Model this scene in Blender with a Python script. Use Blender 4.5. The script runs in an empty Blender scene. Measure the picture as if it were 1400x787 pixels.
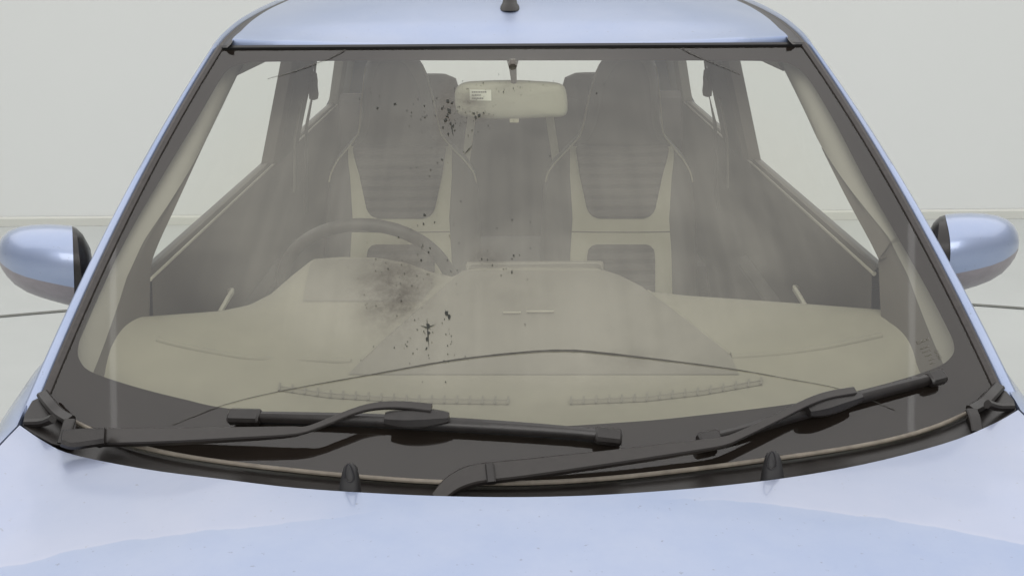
import bpy, bmesh, math, random
import numpy as np
from mathutils import Vector, Matrix
random.seed(7)
C = bpy.context.scene.collection
S = bpy.context.scene
R = math.radians

# ------------------------------------------------------------------ camera
F, CX, CY = 1650.0, 700.0, 393.5          # focal length and centre of the 1400 px wide photograph
PITCH, ROLL = R(15.9), R(0.45)
CAM = np.array([0.0, -1.5, 1.70])
right0, fwd, up0 = np.array([1., 0, 0]), np.array([0, math.cos(PITCH), -math.sin(PITCH)]), np.array([0, math.sin(PITCH), math.cos(PITCH)])
RT = right0*math.cos(ROLL) - up0*math.sin(ROLL)
UP = up0*math.cos(ROLL) + right0*math.sin(ROLL)
cam = bpy.data.cameras.new('camera'); cam.sensor_width = 36; cam.lens = 36*F/1400
cam.clip_start = 0.05; cam.clip_end = 200
co = bpy.data.objects.new('camera', cam); C.objects.link(co); S.camera = co
co.matrix_world = Matrix(((RT[0], UP[0], -fwd[0], CAM[0]), (RT[1], UP[1], -fwd[1], CAM[1]), (RT[2], UP[2], -fwd[2], CAM[2]), (0, 0, 0, 1)))

# ------------------------------------------------------------------ light of the photo booth
w = bpy.data.worlds.new('World'); S.world = w; w.use_nodes = True
w.node_tree.nodes['Background'].inputs[0].default_value = (1.0, .98, .985, 1)
_n = w.node_tree; _tc = _n.nodes.new('ShaderNodeTexCoord'); _sx = _n.nodes.new('ShaderNodeSeparateXYZ'); _mr = _n.nodes.new('ShaderNodeMapRange')
_mr.inputs['From Min'].default_value = -.1; _mr.inputs['From Max'].default_value = .6; _mr.inputs['To Min'].default_value = .22; _mr.inputs['To Max'].default_value = .75
_n.links.new(_tc.outputs['Generated'], _sx.inputs[0]); _n.links.new(_sx.outputs['Z'], _mr.inputs['Value']); _n.links.new(_mr.outputs[0], _n.nodes['Background'].inputs[1])
def area(name, loc, target, sx, sy, power, col=(1, 1, 1)):
    l = bpy.data.lights.new(name, 'AREA'); l.shape = 'RECTANGLE'; l.size = sx; l.size_y = sy; l.energy = power; l.color = col
    o = bpy.data.objects.new(name, l); C.objects.link(o); o.location = loc
    d = Vector(target) - Vector(loc); o.rotation_euler = d.to_track_quat('-Z', 'Y').to_euler(); return o
area('ceiling_lamp', (0, 1.55, 4.6), (0, 1.55, 0), 16.0, 8.7, 345, (1, .985, .965))
for a_, b_ in (((-3.27, 1.64), (-3.86, .30)), ((3.13, 1.85), (3.70, .22))):      # two slim tubes under the diffuser
    ln_ = math.hypot(b_[0]-a_[0], b_[1]-a_[1]); t_ = area('tube_lamp', ((a_[0]+b_[0])/2, (a_[1]+b_[1])/2, 4.5), ((a_[0]+b_[0])/2, (a_[1]+b_[1])/2, 0), ln_, .05, 1)
    t_.rotation_euler = (0, 0, math.atan2(b_[1]-a_[1], b_[0]-a_[0])); t_.data.energy = math.pi*ln_*.05*1.0
area('front_lamp', (0, -5.2, 3.6), (0, 1, 1.0), 6.0, 2.2, 170, (1, .98, .95))
S.view_settings.view_transform = 'Standard'; S.view_settings.look = 'None'; S.view_settings.exposure = 0; S.view_settings.gamma = 1
S.render.engine = 'CYCLES'
S.cycles.transparent_max_bounces = 24; S.cycles.max_bounces = 10; S.cycles.use_denoising = True; S.cycles.denoising_prefilter = 'ACCURATE'

# ------------------------------------------------------------------ geometry helpers
def ray(u, v):
    d = fwd*F + RT*(u-CX) - UP*(v-CY); return d
def proj(P):
    d = np.asarray(P, float) - CAM; z = d@fwd
    return np.array([CX + F*(d@RT)/z, CY - F*(d@UP)/z])
def Py(u, v, y): d = ray(u, v); return CAM + d*((y-CAM[1])/d[1])
def Px(u, v, x): d = ray(u, v); return CAM + d*((x-CAM[0])/d[0])
def Pz(u, v, z): d = ray(u, v); return CAM + d*((z-CAM[2])/d[2])
def nrm(v): v = np.asarray(v, float); return v/(np.linalg.norm(v)+1e-12)
def lerp(a, b, t): return a + (b-a)*t
def sstep(a, b, x): t = min(1, max(0, (x-a)/(b-a))); return t*t*(3-2*t)
def ip(x, pts): return float(np.interp(x, [p[0] for p in pts], [p[1] for p in pts]))
def spl(pts, n):
    """smooth curve through points (Catmull-Rom), n samples"""
    p = [np.asarray(q, float) for q in pts]
    p = [2*p[0]-p[1]] + p + [2*p[-1]-p[-2]]
    m = len(p)-3; out = []
    for i in range(n):
        t = i/(n-1)*m; k = min(int(t), m-1); t -= k
        a, b, c, d = p[k:k+4]
        out.append(.5*((2*b)+(c-a)*t+(2*a-5*b+4*c-d)*t*t+(3*b-a-3*c+d)*t**3))
    return out
def inv(fn, u, v, p=(0., .5)):
    """parameters of the point of surface fn that lies on the sight line of pixel u, v"""
    p = np.array(p, float); tgt = np.array([u, v], float)
    for _ in range(25):
        q = proj(fn(*p)); e = 1e-4
        J = np.column_stack([(proj(fn(p[0]+e, p[1]))-q)/e, (proj(fn(p[0], p[1]+e))-q)/e])
        r = tgt-q
        if abs(r).max() < .02: break
        try: st = np.linalg.solve(J, r)
        except np.linalg.LinAlgError: break
        p = p + np.clip(st, -.3, .3)
    return p

class MB:
    def __init__(s): s.v = []; s.f = []
    def add(s, vs, fs):
        o = len(s.v); s.v += [tuple(map(float, q)) for q in vs]; s.f += [tuple(i+o for i in f) for f in fs]
    def grid(s, rows, closed=False, cap=False):
        n = len(rows[0]); vs = [p for r in rows for p in r]; fs = []
        for i in range(len(rows)-1):
            for j in range(n if closed else n-1):
                k = (j+1) % n; fs.append((i*n+j, i*n+k, (i+1)*n+k, (i+1)*n+j))
        if cap: fs.append(tuple(range(n))[::-1]); fs.append(tuple(range((len(rows)-1)*n, len(rows)*n)))
        s.add(vs, fs)
    def sweep(s, path, wid, hei, ups, bev=.3):
        """rounded-rectangle bar along path; wid/hei/ups single or per point; path is the bar's mid line"""
        n = len(path); path = [np.asarray(p, float) for p in path]; rows = []
        g = lambda q, i: q[i] if isinstance(q, (list, tuple)) else q
        for i in range(n):
            T = nrm(path[min(i+1, n-1)]-path[max(i-1, 0)]); U = g(ups, i) if isinstance(ups, list) else ups
            U = nrm(np.asarray(U)-T*(np.asarray(U)@T)); Sd = np.cross(T, U)
            a, b = g(wid, i)/2, g(hei, i)/2; c = bev*min(a, b)
            sec = [(a-c, -b), (a, -b+c), (a, b-c), (a-c, b), (-a+c, b), (-a, b-c), (-a, -b+c), (-a+c, -b)]
            rows.append([path[i]+Sd*x+U*y for x, y in sec])
        s.grid(rows, True, True)
    def tube(s, path, r, n=10):
        path = [np.asarray(p, float) for p in path]; rows = []; U = None
        for i in range(len(path)):
            T = nrm(path[min(i+1, len(path)-1)]-path[max(i-1, 0)])
            if U is None: U = np.array([0, 0, 1.]) if abs(T[2]) < .9 else np.array([1., 0, 0])
            U = nrm(U-T*(U@T)); W = np.cross(T, U); rr = r[i] if isinstance(r, (list, tuple)) else r
            rows.append([path[i]+rr*(U*math.cos(k*2*math.pi/n)+W*math.sin(k*2*math.pi/n)) for k in range(n)])
        s.grid(rows, True, True)
    def box(s, c, sx, sy, sz, M=None):
        M = np.eye(3) if M is None else M
        vs = [np.asarray(c)+M@np.array([x*sx/2, y*sy/2, z*sz/2]) for x in (-1, 1) for y in (-1, 1) for z in (-1, 1)]
        s.add(vs, [(0, 1, 3, 2), (4, 6, 7, 5), (0, 4, 5, 1), (2, 3, 7, 6), (0, 2, 6, 4), (1, 5, 7, 3)])
    def prism(s, loop, off):
        """closed outline pushed along vector off"""
        n = len(loop); off = np.asarray(off)
        vs = list(loop)+[np.asarray(p)+off for p in loop]
        s.add(vs, [tuple(range(n)), tuple(range(n, 2*n))[::-1]]+[(i, i+n, (i+1) % n+n, (i+1) % n) for i in range(n)])

ROOT = np.array([0, 1.2, 0.])
def obj(name, mb, mat, parent=None, smooth=True, bevel=0, solid=0, sub=0, recalc=True, auto=35, label=None):
    me = bpy.data.meshes.new(name); me.from_pydata(mb.v, [], mb.f); me.update()
    bm = bmesh.new(); bm.from_mesh(me)
    if recalc: bmesh.ops.recalc_face_normals(bm, faces=bm.faces)
    bm.to_mesh(me); bm.free()
    o = bpy.data.objects.new(name, me); C.objects.link(o); me.materials.append(mat)
    for p in me.polygons: p.use_smooth = smooth
    if smooth and auto: me.set_sharp_from_angle(angle=R(auto))
    if solid: m = o.modifiers.new('thickness', 'SOLIDIFY'); m.thickness = solid; m.offset = 0
    if bevel: m = o.modifiers.new('bevel', 'BEVEL'); m.width = bevel; m.segments = 3; m.limit_method = 'ANGLE'
    if sub: m = o.modifiers.new('subd', 'SUBSURF'); m.levels = sub; m.render_levels = sub
    if parent is not None:
        o.parent = parent
        if parent.get('is_root'): o.location = -Vector(ROOT)
    if label: o['label'] = label
    return o

# ------------------------------------------------------------------ materials
def mat(name, col, rough=.5, metal=0, coat=0, var=.12, scale=30, bump=0, bscale=200, spec=.5, col2=None, coatr=.05, sheen=0):
    m = bpy.data.materials.new(name); m.use_nodes = True; nt = m.node_tree; b = nt.nodes['Principled BSDF']; L = nt.links
    tc = nt.nodes.new('ShaderNodeTexCoord')
    n = nt.nodes.new('ShaderNodeTexNoise'); n.inputs['Scale'].default_value = scale; n.inputs['Detail'].default_value = 6; n.inputs['Roughness'].default_value = .65
    L.new(tc.outputs['Object'], n.inputs['Vector'])
    r = nt.nodes.new('ShaderNodeValToRGB'); r.color_ramp.elements[0].position = .3; r.color_ramp.elements[1].position = .7
    c2 = col2 or tuple(min(1, c*(1+var)) for c in col); c1 = col if col2 else tuple(c*(1-var) for c in col)
    r.color_ramp.elements[0].color = (*c1, 1); r.color_ramp.elements[1].color = (*c2, 1)
    L.new(n.outputs['Fac'], r.inputs['Fac']); L.new(r.outputs['Color'], b.inputs['Base Color'])
    mr = nt.nodes.new('ShaderNodeMapRange'); mr.inputs['To Min'].default_value = max(0, rough*.85); mr.inputs['To Max'].default_value = min(1, rough*1.15)
    L.new(n.outputs['Fac'], mr.inputs['Value']); L.new(mr.outputs['Result'], b.inputs['Roughness'])
    b.inputs['Metallic'].default_value = metal; b.inputs['Coat Weight'].default_value = coat; b.inputs['Coat Roughness'].default_value = coatr
    b.inputs['Specular IOR Level'].default_value = spec
    if sheen: b.inputs['Sheen Weight'].default_value = sheen
    if bump:
        n2 = nt.nodes.new('ShaderNodeTexNoise'); n2.inputs['Scale'].default_value = bscale; n2.inputs['Detail'].default_value = 4
        L.new(tc.outputs['Object'], n2.inputs['Vector'])
        bp = nt.nodes.new('ShaderNodeBump'); bp.inputs['Strength'].default_value = bump; bp.inputs['Distance'].default_value = .001
        L.new(n2.outputs['Fac'], bp.inputs['Height']); L.new(bp.outputs['Normal'], b.inputs['Normal'])
    return m
PAINT = mat('blue_metallic_paint', (.26, .33, .50), .34, .55, .8, scale=3.5, bump=.03, bscale=25, coatr=.06, col2=(.34, .395, .535))
def _specks(m):      # dust specks and small chips in the paint
    nt = m.node_tree; L = nt.links; N = nt.nodes.new; b = nt.nodes['Principled BSDF']; tc = N('ShaderNodeTexCoord')
    v = N('ShaderNodeTexNoise'); v.inputs['Scale'].default_value = 130; v.inputs['Detail'].default_value = 3; L.new(tc.outputs['Object'], v.inputs['Vector'])
    r = N('ShaderNodeMapRange'); r.inputs['From Min'].default_value = .69; r.inputs['From Max'].default_value = .76; r.inputs['To Max'].default_value = .5; L.new(v.outputs['Fac'], r.inputs['Value'])
    src_ = b.inputs['Base Color'].links[0].from_socket; mx = N('ShaderNodeMix'); mx.data_type = 'RGBA'; L.new(r.outputs[0], mx.inputs['Factor']); L.new(src_, mx.inputs['A']); mx.inputs['B'].default_value = (.16, .17, .19, 1); L.new(mx.outputs['Result'], b.inputs['Base Color'])
_specks(PAINT)
ROOFP = PAINT.copy(); ROOFP.name = 'blue_paint_dulled_by_dust'; ROOFP.node_tree.nodes['Principled BSDF'].inputs['Coat Weight'].default_value = .35; ROOFP.node_tree.nodes['Principled BSDF'].inputs['Coat Roughness'].default_value = .3
BONNETP = PAINT.copy(); BONNETP.name = 'blue_paint_with_painted_reflection'
def _painted_refl(m):  # paints a reflected bright zone and its edge into the bonnet colour
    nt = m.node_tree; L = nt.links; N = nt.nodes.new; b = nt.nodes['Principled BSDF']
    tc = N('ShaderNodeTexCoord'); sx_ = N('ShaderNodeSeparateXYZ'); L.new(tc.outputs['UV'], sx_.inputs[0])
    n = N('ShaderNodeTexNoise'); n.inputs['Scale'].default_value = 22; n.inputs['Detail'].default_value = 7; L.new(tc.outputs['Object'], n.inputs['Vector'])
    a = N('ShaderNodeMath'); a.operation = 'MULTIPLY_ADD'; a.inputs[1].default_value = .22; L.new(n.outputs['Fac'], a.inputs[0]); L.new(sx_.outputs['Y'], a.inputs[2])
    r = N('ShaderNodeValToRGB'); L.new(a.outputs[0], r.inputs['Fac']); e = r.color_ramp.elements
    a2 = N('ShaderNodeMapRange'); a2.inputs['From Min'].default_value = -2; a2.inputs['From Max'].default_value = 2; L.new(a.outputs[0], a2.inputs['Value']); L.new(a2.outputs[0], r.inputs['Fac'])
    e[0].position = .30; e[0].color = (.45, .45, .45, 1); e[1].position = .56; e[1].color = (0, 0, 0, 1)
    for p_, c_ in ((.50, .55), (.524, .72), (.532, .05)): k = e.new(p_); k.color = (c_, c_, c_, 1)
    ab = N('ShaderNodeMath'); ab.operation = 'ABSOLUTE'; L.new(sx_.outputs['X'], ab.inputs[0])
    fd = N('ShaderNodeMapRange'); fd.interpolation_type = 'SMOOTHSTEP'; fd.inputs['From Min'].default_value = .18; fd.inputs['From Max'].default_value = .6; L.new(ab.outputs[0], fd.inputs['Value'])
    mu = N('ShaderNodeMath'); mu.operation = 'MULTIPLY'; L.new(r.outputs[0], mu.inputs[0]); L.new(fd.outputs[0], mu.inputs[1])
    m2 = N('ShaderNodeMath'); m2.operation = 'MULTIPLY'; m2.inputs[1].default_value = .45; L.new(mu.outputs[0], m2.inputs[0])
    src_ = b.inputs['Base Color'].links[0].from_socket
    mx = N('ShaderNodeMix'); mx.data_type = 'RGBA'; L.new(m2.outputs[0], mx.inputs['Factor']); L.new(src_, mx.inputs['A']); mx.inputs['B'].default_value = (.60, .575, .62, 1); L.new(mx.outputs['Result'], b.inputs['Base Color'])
_painted_refl(BONNETP)
PLASTIC = mat('black_trim_plastic', (.014, .012, .011), .33, var=.3, scale=60, bump=.25, bscale=700)
ARM = mat('wiper_arm_paint', (.024, .021, .019), .33, var=.15, scale=90, bump=.1, bscale=500)
RUBBER = mat('black_rubber', (.012, .012, .013), .55, var=.3, scale=80)
SEAL = mat('windscreen_seal', (.035, .030, .028), .38, var=.3, scale=120)
DUSTYSEAL = mat('dusty_seal', (.13, .112, .09), .6, col2=(.23, .205, .165), scale=45)
FRIT = mat('black_glass_print', (.014, .010, .009), .6, var=.2, scale=10, spec=0)
DASH = mat('dashboard_vinyl', (.225, .212, .165), .65, var=.08, scale=14, bump=.06, bscale=500)
DASHDK = mat('dark_dashboard_vinyl', (.168, .157, .129), .6, var=.1, scale=20, bump=.06, bscale=500)
VENTM = mat('defroster_vinyl', (.175, .163, .127), .7, var=.1)
DOORIN = mat('door_card_vinyl', (.085, .075, .062), .7, var=.12, scale=10)
TRIMIN = mat('pillar_trim', (.25, .238, .205), .6, var=.06, scale=14)
BELTTR = mat('pale_trim_edge', (.42, .40, .33), .45, var=.1)
FABRIC = mat('charcoal_seat_fabric', (.055, .050, .046), .9, var=.12, scale=40, sheen=.2)
BOLSTER = mat('grey_seat_vinyl', (.095, .088, .078), .55, var=.1, scale=25)
CREAM = mat('cream_seat_vinyl', (.42, .40, .29), .55, var=.06, scale=25)
WHEELM = mat('steering_wheel_vinyl', (.05, .045, .04), .5, var=.1)
MIRBACK = mat('mirror_back_plastic', (.34, .335, .26), .55, var=.07, scale=22)
STICKER = mat('sticker_paper', (.75, .76, .66), .6, var=.03)
INK = mat('sticker_print', (.08, .08, .07), .7)
STAMP = mat('glass_stamp_print', (.10, .095, .08), .7)
SPECK = mat('dark_grime', (.02, .022, .018), .9)
SEAMREFL = mat('painted_seam_reflection', (.055, .052, .045), .8, var=.4, scale=60)
UNDER = mat('underbody', (.02, .02, .02), .9)
TYRE = mat('tyre_rubber', (.015, .015, .015), .8)
RIMM = mat('wheel_rim', (.5, .5, .52), .35, .8)
PALEM = mat('pale_plastic_edge', (.62, .60, .5), .4)
WHITEM = mat('mirror_silver', (.8, .8, .8), .03, 1.0, var=.01)
HOUSING = mat('mirror_base_plastic', (.24, .22, .235), .5, var=.12, scale=40, coat=.3)

def ribbed(m, scale, strength):
    """horizontal quilting ridges"""
    nt = m.node_tree; b = nt.nodes['Principled BSDF']; tc = nt.nodes.new('ShaderNodeTexCoord')
    wv = nt.nodes.new('ShaderNodeTexWave'); wv.bands_direction = 'Z'; wv.inputs['Scale'].default_value = scale; wv.inputs['Distortion'].default_value = .6; wv.inputs['Detail Scale'].default_value = 3
    nt.links.new(tc.outputs['Object'], wv.inputs['Vector'])
    src = b.inputs['Base Color'].links[0].from_socket; mx = nt.nodes.new('ShaderNodeMix'); mx.data_type = 'RGBA'; mx.blend_type = 'MULTIPLY'; mx.inputs['Factor'].default_value = 1
    rp = nt.nodes.new('ShaderNodeValToRGB'); rp.color_ramp.elements[0].color = (.40, .40, .40, 1); rp.color_ramp.elements[1].color = (1.0, 1.0, 1.0, 1); rp.color_ramp.elements[0].position = .1; rp.color_ramp.elements[1].position = .55
    nt.links.new(wv.outputs['Fac'], rp.inputs['Fac']); nt.links.new(src, mx.inputs['A']); nt.links.new(rp.outputs[0], mx.inputs['B']); nt.links.new(mx.outputs['Result'], b.inputs['Base Color'])
    bp = nt.nodes.new('ShaderNodeBump'); bp.inputs['Strength'].default_value = strength; bp.inputs['Distance'].default_value = .004
    nt.links.new(wv.outputs['Fac'], bp.inputs['Height']); nt.links.new(bp.outputs['Normal'], b.inputs['Normal'])
INSERT = mat('ribbed_seat_fabric', (.085, .077, .07), .9, var=.15, scale=45, sheen=.2); ribbed(INSERT, 12, 1.0)

def pane(name, tint=(.93, .95, .92), dust=.03, smudges=(), haze=None, f0=.065, f90=.93):
    """thin glass: clear with a mirror coat by angle, plus a film of dust and painted haze; smudges = (u, v, ru, rv, strength) in the pane's UV"""
    m = bpy.data.materials.new(name); m.use_nodes = True; nt = m.node_tree; L = nt.links; nt.nodes.clear()
    N = nt.nodes.new
    out = N('ShaderNodeOutputMaterial'); tr = N('ShaderNodeBsdfTransparent'); tr.inputs[0].default_value = (*tint, 1)
    df = N('ShaderNodeBsdfDiffuse'); df.inputs[0].default_value = (.60, .58, .485, 1)
    tl = N('ShaderNodeBsdfTranslucent'); tl.inputs[0].default_value = (.60, .58, .485, 1)
    md = N('ShaderNodeMixShader'); md.inputs[0].default_value = .35; L.new(df.outputs[0], md.inputs[1]); L.new(tl.outputs[0], md.inputs[2])
    uv = N('ShaderNodeTexCoord')
    n = N('ShaderNodeTexNoise'); n.inputs['Scale'].default_value = 3; n.inputs['Detail'].default_value = 9; n.inputs['Roughness'].default_value = .6; n.inputs['Distortion'].default_value = .4
    L.new(uv.outputs['Object'], n.inputs['Vector'])
    mr = N('ShaderNodeMapRange'); mr.inputs['From Min'].default_value = .3; mr.inputs['From Max'].default_value = .7
    mr.inputs['To Min'].default_value = dust*.75; mr.inputs['To Max'].default_value = dust*1.25
    L.new(n.outputs['Fac'], mr.inputs['Value'])
    dfac = mr.outputs['Result']
    if haze:   # milky haze: dust plus the ceiling's reflection, painted as a film towards the middle
        u0, v0, ru, rv, amt = haze
        sub = N('ShaderNodeVectorMath'); sub.operation = 'SUBTRACT'; sub.inputs[1].default_value = (u0, v0, 0); L.new(uv.outputs['UV'], sub.inputs[0])
        sc = N('ShaderNodeVectorMath'); sc.operation = 'MULTIPLY'; sc.inputs[1].default_value = (1/ru, 1/rv, 0); L.new(sub.outputs[0], sc.inputs[0])
        ln = N('ShaderNodeVectorMath'); ln.operation = 'LENGTH'; L.new(sc.outputs[0], ln.inputs[0])
        m2 = N('ShaderNodeMapRange'); m2.interpolation_type = 'SMOOTHSTEP'; m2.inputs['From Min'].default_value = 1.05; m2.inputs['From Max'].default_value = .75; m2.inputs['To Max'].default_value = amt
        L.new(ln.outputs['Value'], m2.inputs['Value'])
        ad = N('ShaderNodeMath'); ad.operation = 'ADD'; L.new(dfac, ad.inputs[0]); nb = N('ShaderNodeTexNoise'); nb.inputs['Scale'].default_value = 4.5; nb.inputs['Detail'].default_value = 5; nb.inputs['Distortion'].default_value = .6; L.new(uv.outputs['Object'], nb.inputs['Vector'])
        mp = N('ShaderNodeMapping'); mp.inputs['Scale'].default_value = (70, 2.2, 1); L.new(uv.outputs['UV'], mp.inputs['Vector'])
        ns = N('ShaderNodeTexNoise'); ns.inputs['Scale'].default_value = 1; ns.inputs['Detail'].default_value = 4; L.new(mp.outputs[0], ns.inputs['Vector'])
        av = N('ShaderNodeMath'); av.operation = 'MULTIPLY_ADD'; av.inputs[1].default_value = .35; L.new(ns.outputs['Fac'], av.inputs[0]); L.new(nb.outputs['Fac'], av.inputs[2])
        rm = N('ShaderNodeMapRange'); rm.inputs['From Min'].default_value = .45; rm.inputs['From Max'].default_value = .90; rm.inputs['To Min'].default_value = .55; rm.inputs['To Max'].default_value = 1.45; L.new(av.outputs[0], rm.inputs['Value'])
        # more of it low down than at the top
        sy = N('ShaderNodeSeparateXYZ'); L.new(uv.outputs['UV'], sy.inputs[0])
        gr = N('ShaderNodeMapRange'); gr.inputs['From Min'].default_value = .15; gr.inputs['From Max'].default_value = .9; gr.inputs['To Min'].default_value = 1.35; gr.inputs['To Max'].default_value = .55; L.new(sy.outputs['Y'], gr.inputs['Value'])
        m4 = N('ShaderNodeMath'); m4.operation = 'MULTIPLY'; L.new(rm.outputs[0], m4.inputs[0]); L.new(gr.outputs[0], m4.inputs[1])
        m5 = N('ShaderNodeMath'); m5.operation = 'MULTIPLY'; L.new(m4.outputs[0], m5.inputs[0]); L.new(m2.outputs[0], m5.inputs[1])
        L.new(m5.outputs[0], ad.inputs[1]); dfac = ad.outputs[0]
    mx = N('ShaderNodeMixShader'); L.new(dfac, mx.inputs[0]); L.new(tr.outputs[0], mx.inputs[1]); L.new(md.outputs[0], mx.inputs[2])
    cur = mx.outputs[0]
    if smudges:
        n3 = N('ShaderNodeTexNoise'); n3.inputs['Scale'].default_value = 18; n3.inputs['Detail'].default_value = 8; n3.inputs['Roughness'].default_value = .7; L.new(uv.outputs['Object'], n3.inputs['Vector'])
        m3 = N('ShaderNodeMapRange'); m3.inputs['From Min'].default_value = .27; m3.inputs['From Max'].default_value = .68; L.new(n3.outputs['Fac'], m3.inputs['Value'])
        acc = None
        for (u0, v0, ru, rv, amt) in smudges:
            sub = N('ShaderNodeVectorMath'); sub.operation = 'SUBTRACT'; sub.inputs[1].default_value = (u0, v0, 0); L.new(uv.outputs['UV'], sub.inputs[0])
            sc = N('ShaderNodeVectorMath'); sc.operation = 'MULTIPLY'; sc.inputs[1].default_value = (1/ru, 1/rv, 0); L.new(sub.outputs[0], sc.inputs[0])
            ln = N('ShaderNodeVectorMath'); ln.operation = 'LENGTH'; L.new(sc.outputs[0], ln.inputs[0])
            m2 = N('ShaderNodeMapRange'); m2.interpolation_type = 'SMOOTHSTEP'; m2.inputs['From Min'].default_value = 1; m2.inputs['From Max'].default_value = 0; m2.inputs['To Max'].default_value = amt
            L.new(ln.outputs['Value'], m2.inputs['Value'])
            if acc is None: acc = m2.outputs[0]
            else:
                a = N('ShaderNodeMath'); a.operation = 'MAXIMUM'; L.new(acc, a.inputs[0]); L.new(m2.outputs[0], a.inputs[1]); acc = a.outputs[0]
        mu = N('ShaderNodeMath'); mu.operation = 'MULTIPLY'; L.new(acc, mu.inputs[0]); L.new(m3.outputs[0], mu.inputs[1])
        gd = N('ShaderNodeBsdfDiffuse'); gd.inputs[0].default_value = (.045, .037, .025, 1)
        ms = N('ShaderNodeMixShader'); L.new(mu.outputs[0], ms.inputs[0]); L.new(cur, ms.inputs[1]); L.new(gd.outputs[0], ms.inputs[2]); cur = ms.outputs[0]
    # mirror share by angle, the same from both sides of the thin pane: .07 + .93 (1 - cos)^5
    ge = N('ShaderNodeNewGeometry'); dt = N('ShaderNodeVectorMath'); dt.operation = 'DOT_PRODUCT'; L.new(ge.outputs['Normal'], dt.inputs[0]); L.new(ge.outputs['Incoming'], dt.inputs[1])
    ab = N('ShaderNodeMath'); ab.operation = 'ABSOLUTE'; L.new(dt.outputs['Value'], ab.inputs[0])
    om = N('ShaderNodeMath'); om.operation = 'SUBTRACT'; om.inputs[0].default_value = 1; L.new(ab.outputs[0], om.inputs[1])
    pw = N('ShaderNodeMath'); pw.operation = 'POWER'; pw.inputs[1].default_value = 5; L.new(om.outputs[0], pw.inputs[0])
    fr = N('ShaderNodeMath'); fr.operation = 'MULTIPLY_ADD'; fr.inputs[1].default_value = f90; fr.inputs[2].default_value = f0; L.new(pw.outputs[0], fr.inputs[0])
    gl = N('ShaderNodeBsdfGlossy'); gl.inputs['Roughness'].default_value = .03
    fm = N('ShaderNodeMixShader'); L.new(fr.outputs[0], fm.inputs[0]); L.new(cur, fm.inputs[1]); L.new(gl.outputs[0], fm.inputs[2])
    L.new(fm.outputs[0], out.inputs[0]); return m
SIDEGLASS = pane('side_window_glass', (.985, .99, .985), .004, f0=.02, f90=.10)

# ------------------------------------------------------------------ setting: booth floor and wall
def structure(o): o['kind'] = 'structure'; return o
WALLM = mat('booth_wall_paint', (.685, .705, .69), .9, var=.012, scale=.6)
FLOORM = mat('booth_floor_paint', (.49, .51, .495), .7, var=.04, scale=1.2, bump=.1, bscale=60)
LINEM = mat('floor_joint', (.16, .165, .15), .8, var=.2)
YW = 6.0
fl = MB(); fl.grid([[(-30, -30, 0), (30, -30, 0)], [(-30, YW-.02, 0), (30, YW-.02, 0)]]); structure(obj('floor', fl, FLOORM, smooth=False))
wl = MB(); prof = [(YW-.02+.02*math.sin(t), .02-.02*math.cos(t)) for t in np.linspace(0, math.pi/2, 14)] + [(YW, 2.0), (YW, 5.6)]
wl.grid([[(x, y, z) for y, z in prof] for x in (-30, 30)]); structure(obj('wall', wl, WALLM))
sk = MB(); sk.grid([[(x, YW-.024, .001), (x, YW-.024, .05), (x, YW-.004, .06)] for x in (-30, 30)]); structure(obj('skirting', sk, mat('skirting_paint', (.59, .60, .555), .8, var=.03, scale=2)))
jt = MB(); cen, rad = np.array([0, -3.6]), 8.0
rows = []
for t in np.linspace(-1.2, 1.2, 120): rows.append([(cen[0]+(rad+d)*math.sin(t), cen[1]+(rad+d)*math.cos(t), .004) for d in (0, .035)])
jt.grid(rows); structure(obj('floor_joint', jt, LINEM, smooth=False))

# ------------------------------------------------------------------ the car
car = bpy.data.objects.new('car', None); C.objects.link(car); car.location = Vector(ROOT); car['is_root'] = 1
car['label'] = 'light blue metallic hatchback seen head-on with dusty windscreen and parked wipers'; car['category'] = 'car'

# windscreen surface -------------------------------------------------
bot_px = [(58, 545), (85, 571), (130, 592), (210, 613), (330, 637), (470, 653), (600, 660), (700, 661), (800, 657), (900, 649), (1060, 631), (1200, 602), (1330, 566), (1366, 535)]
bfit = np.polyfit([(p[0]-700)/660 for p in bot_px], [p[1] for p in bot_px], 2)
bed = np.polyfit([(p[0]-700)/660 for p in bot_px], [p[1] for p in bot_px], 6)
def _b0(a):
    u = lerp(58, 1366, (a+1)/2); v = np.polyval(bfit, (u-700)/660); return Py(u, v, .25*a*a)
def gT(a): return Py(lerp(303, 1097, (a+1)/2), lerp(67, 62.5, (a+1)/2), .88+.06*a*a)
def sheet(a, t):          # evenly curved sheet of glass
    k = 4*t*(1-t)
    return lerp(_b0(a), gT(a), t)+np.array([a*.009*k, -.016*k*(1-.5*a*a), .026*k*(1-.5*a*a)])
_t0 = []                  # its cut lower edge
for q in np.linspace(56, 1368, 60):
    p = inv(sheet, q, np.polyval(bed, (q-700)/660), ((q-700)/660, 0)); _t0.append((p[0], p[1]))
def glass(a, t, lift=0.):
    t0 = ip(a, _t0); P = sheet(a, t0+t*(1-t0))
    if lift: P = P+gN(a, t)*lift
    return P
def gB(a): return glass(a, 0)
def gN(a, t):
    e = 1e-3; da = glass(a+e, t)-glass(a-e, t); dt = glass(a, t+e)-glass(a, t-e); return nrm(np.cross(da, dt))
def G(u, v, lift=0.):
    p = inv(lambda a, t: glass(a, t, lift), u, v, ((u-700)/(400+250*(v-65)/500), 1-(v-65)/560)); return glass(p[0], p[1], lift), gN(p[0], p[1]), p

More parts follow.
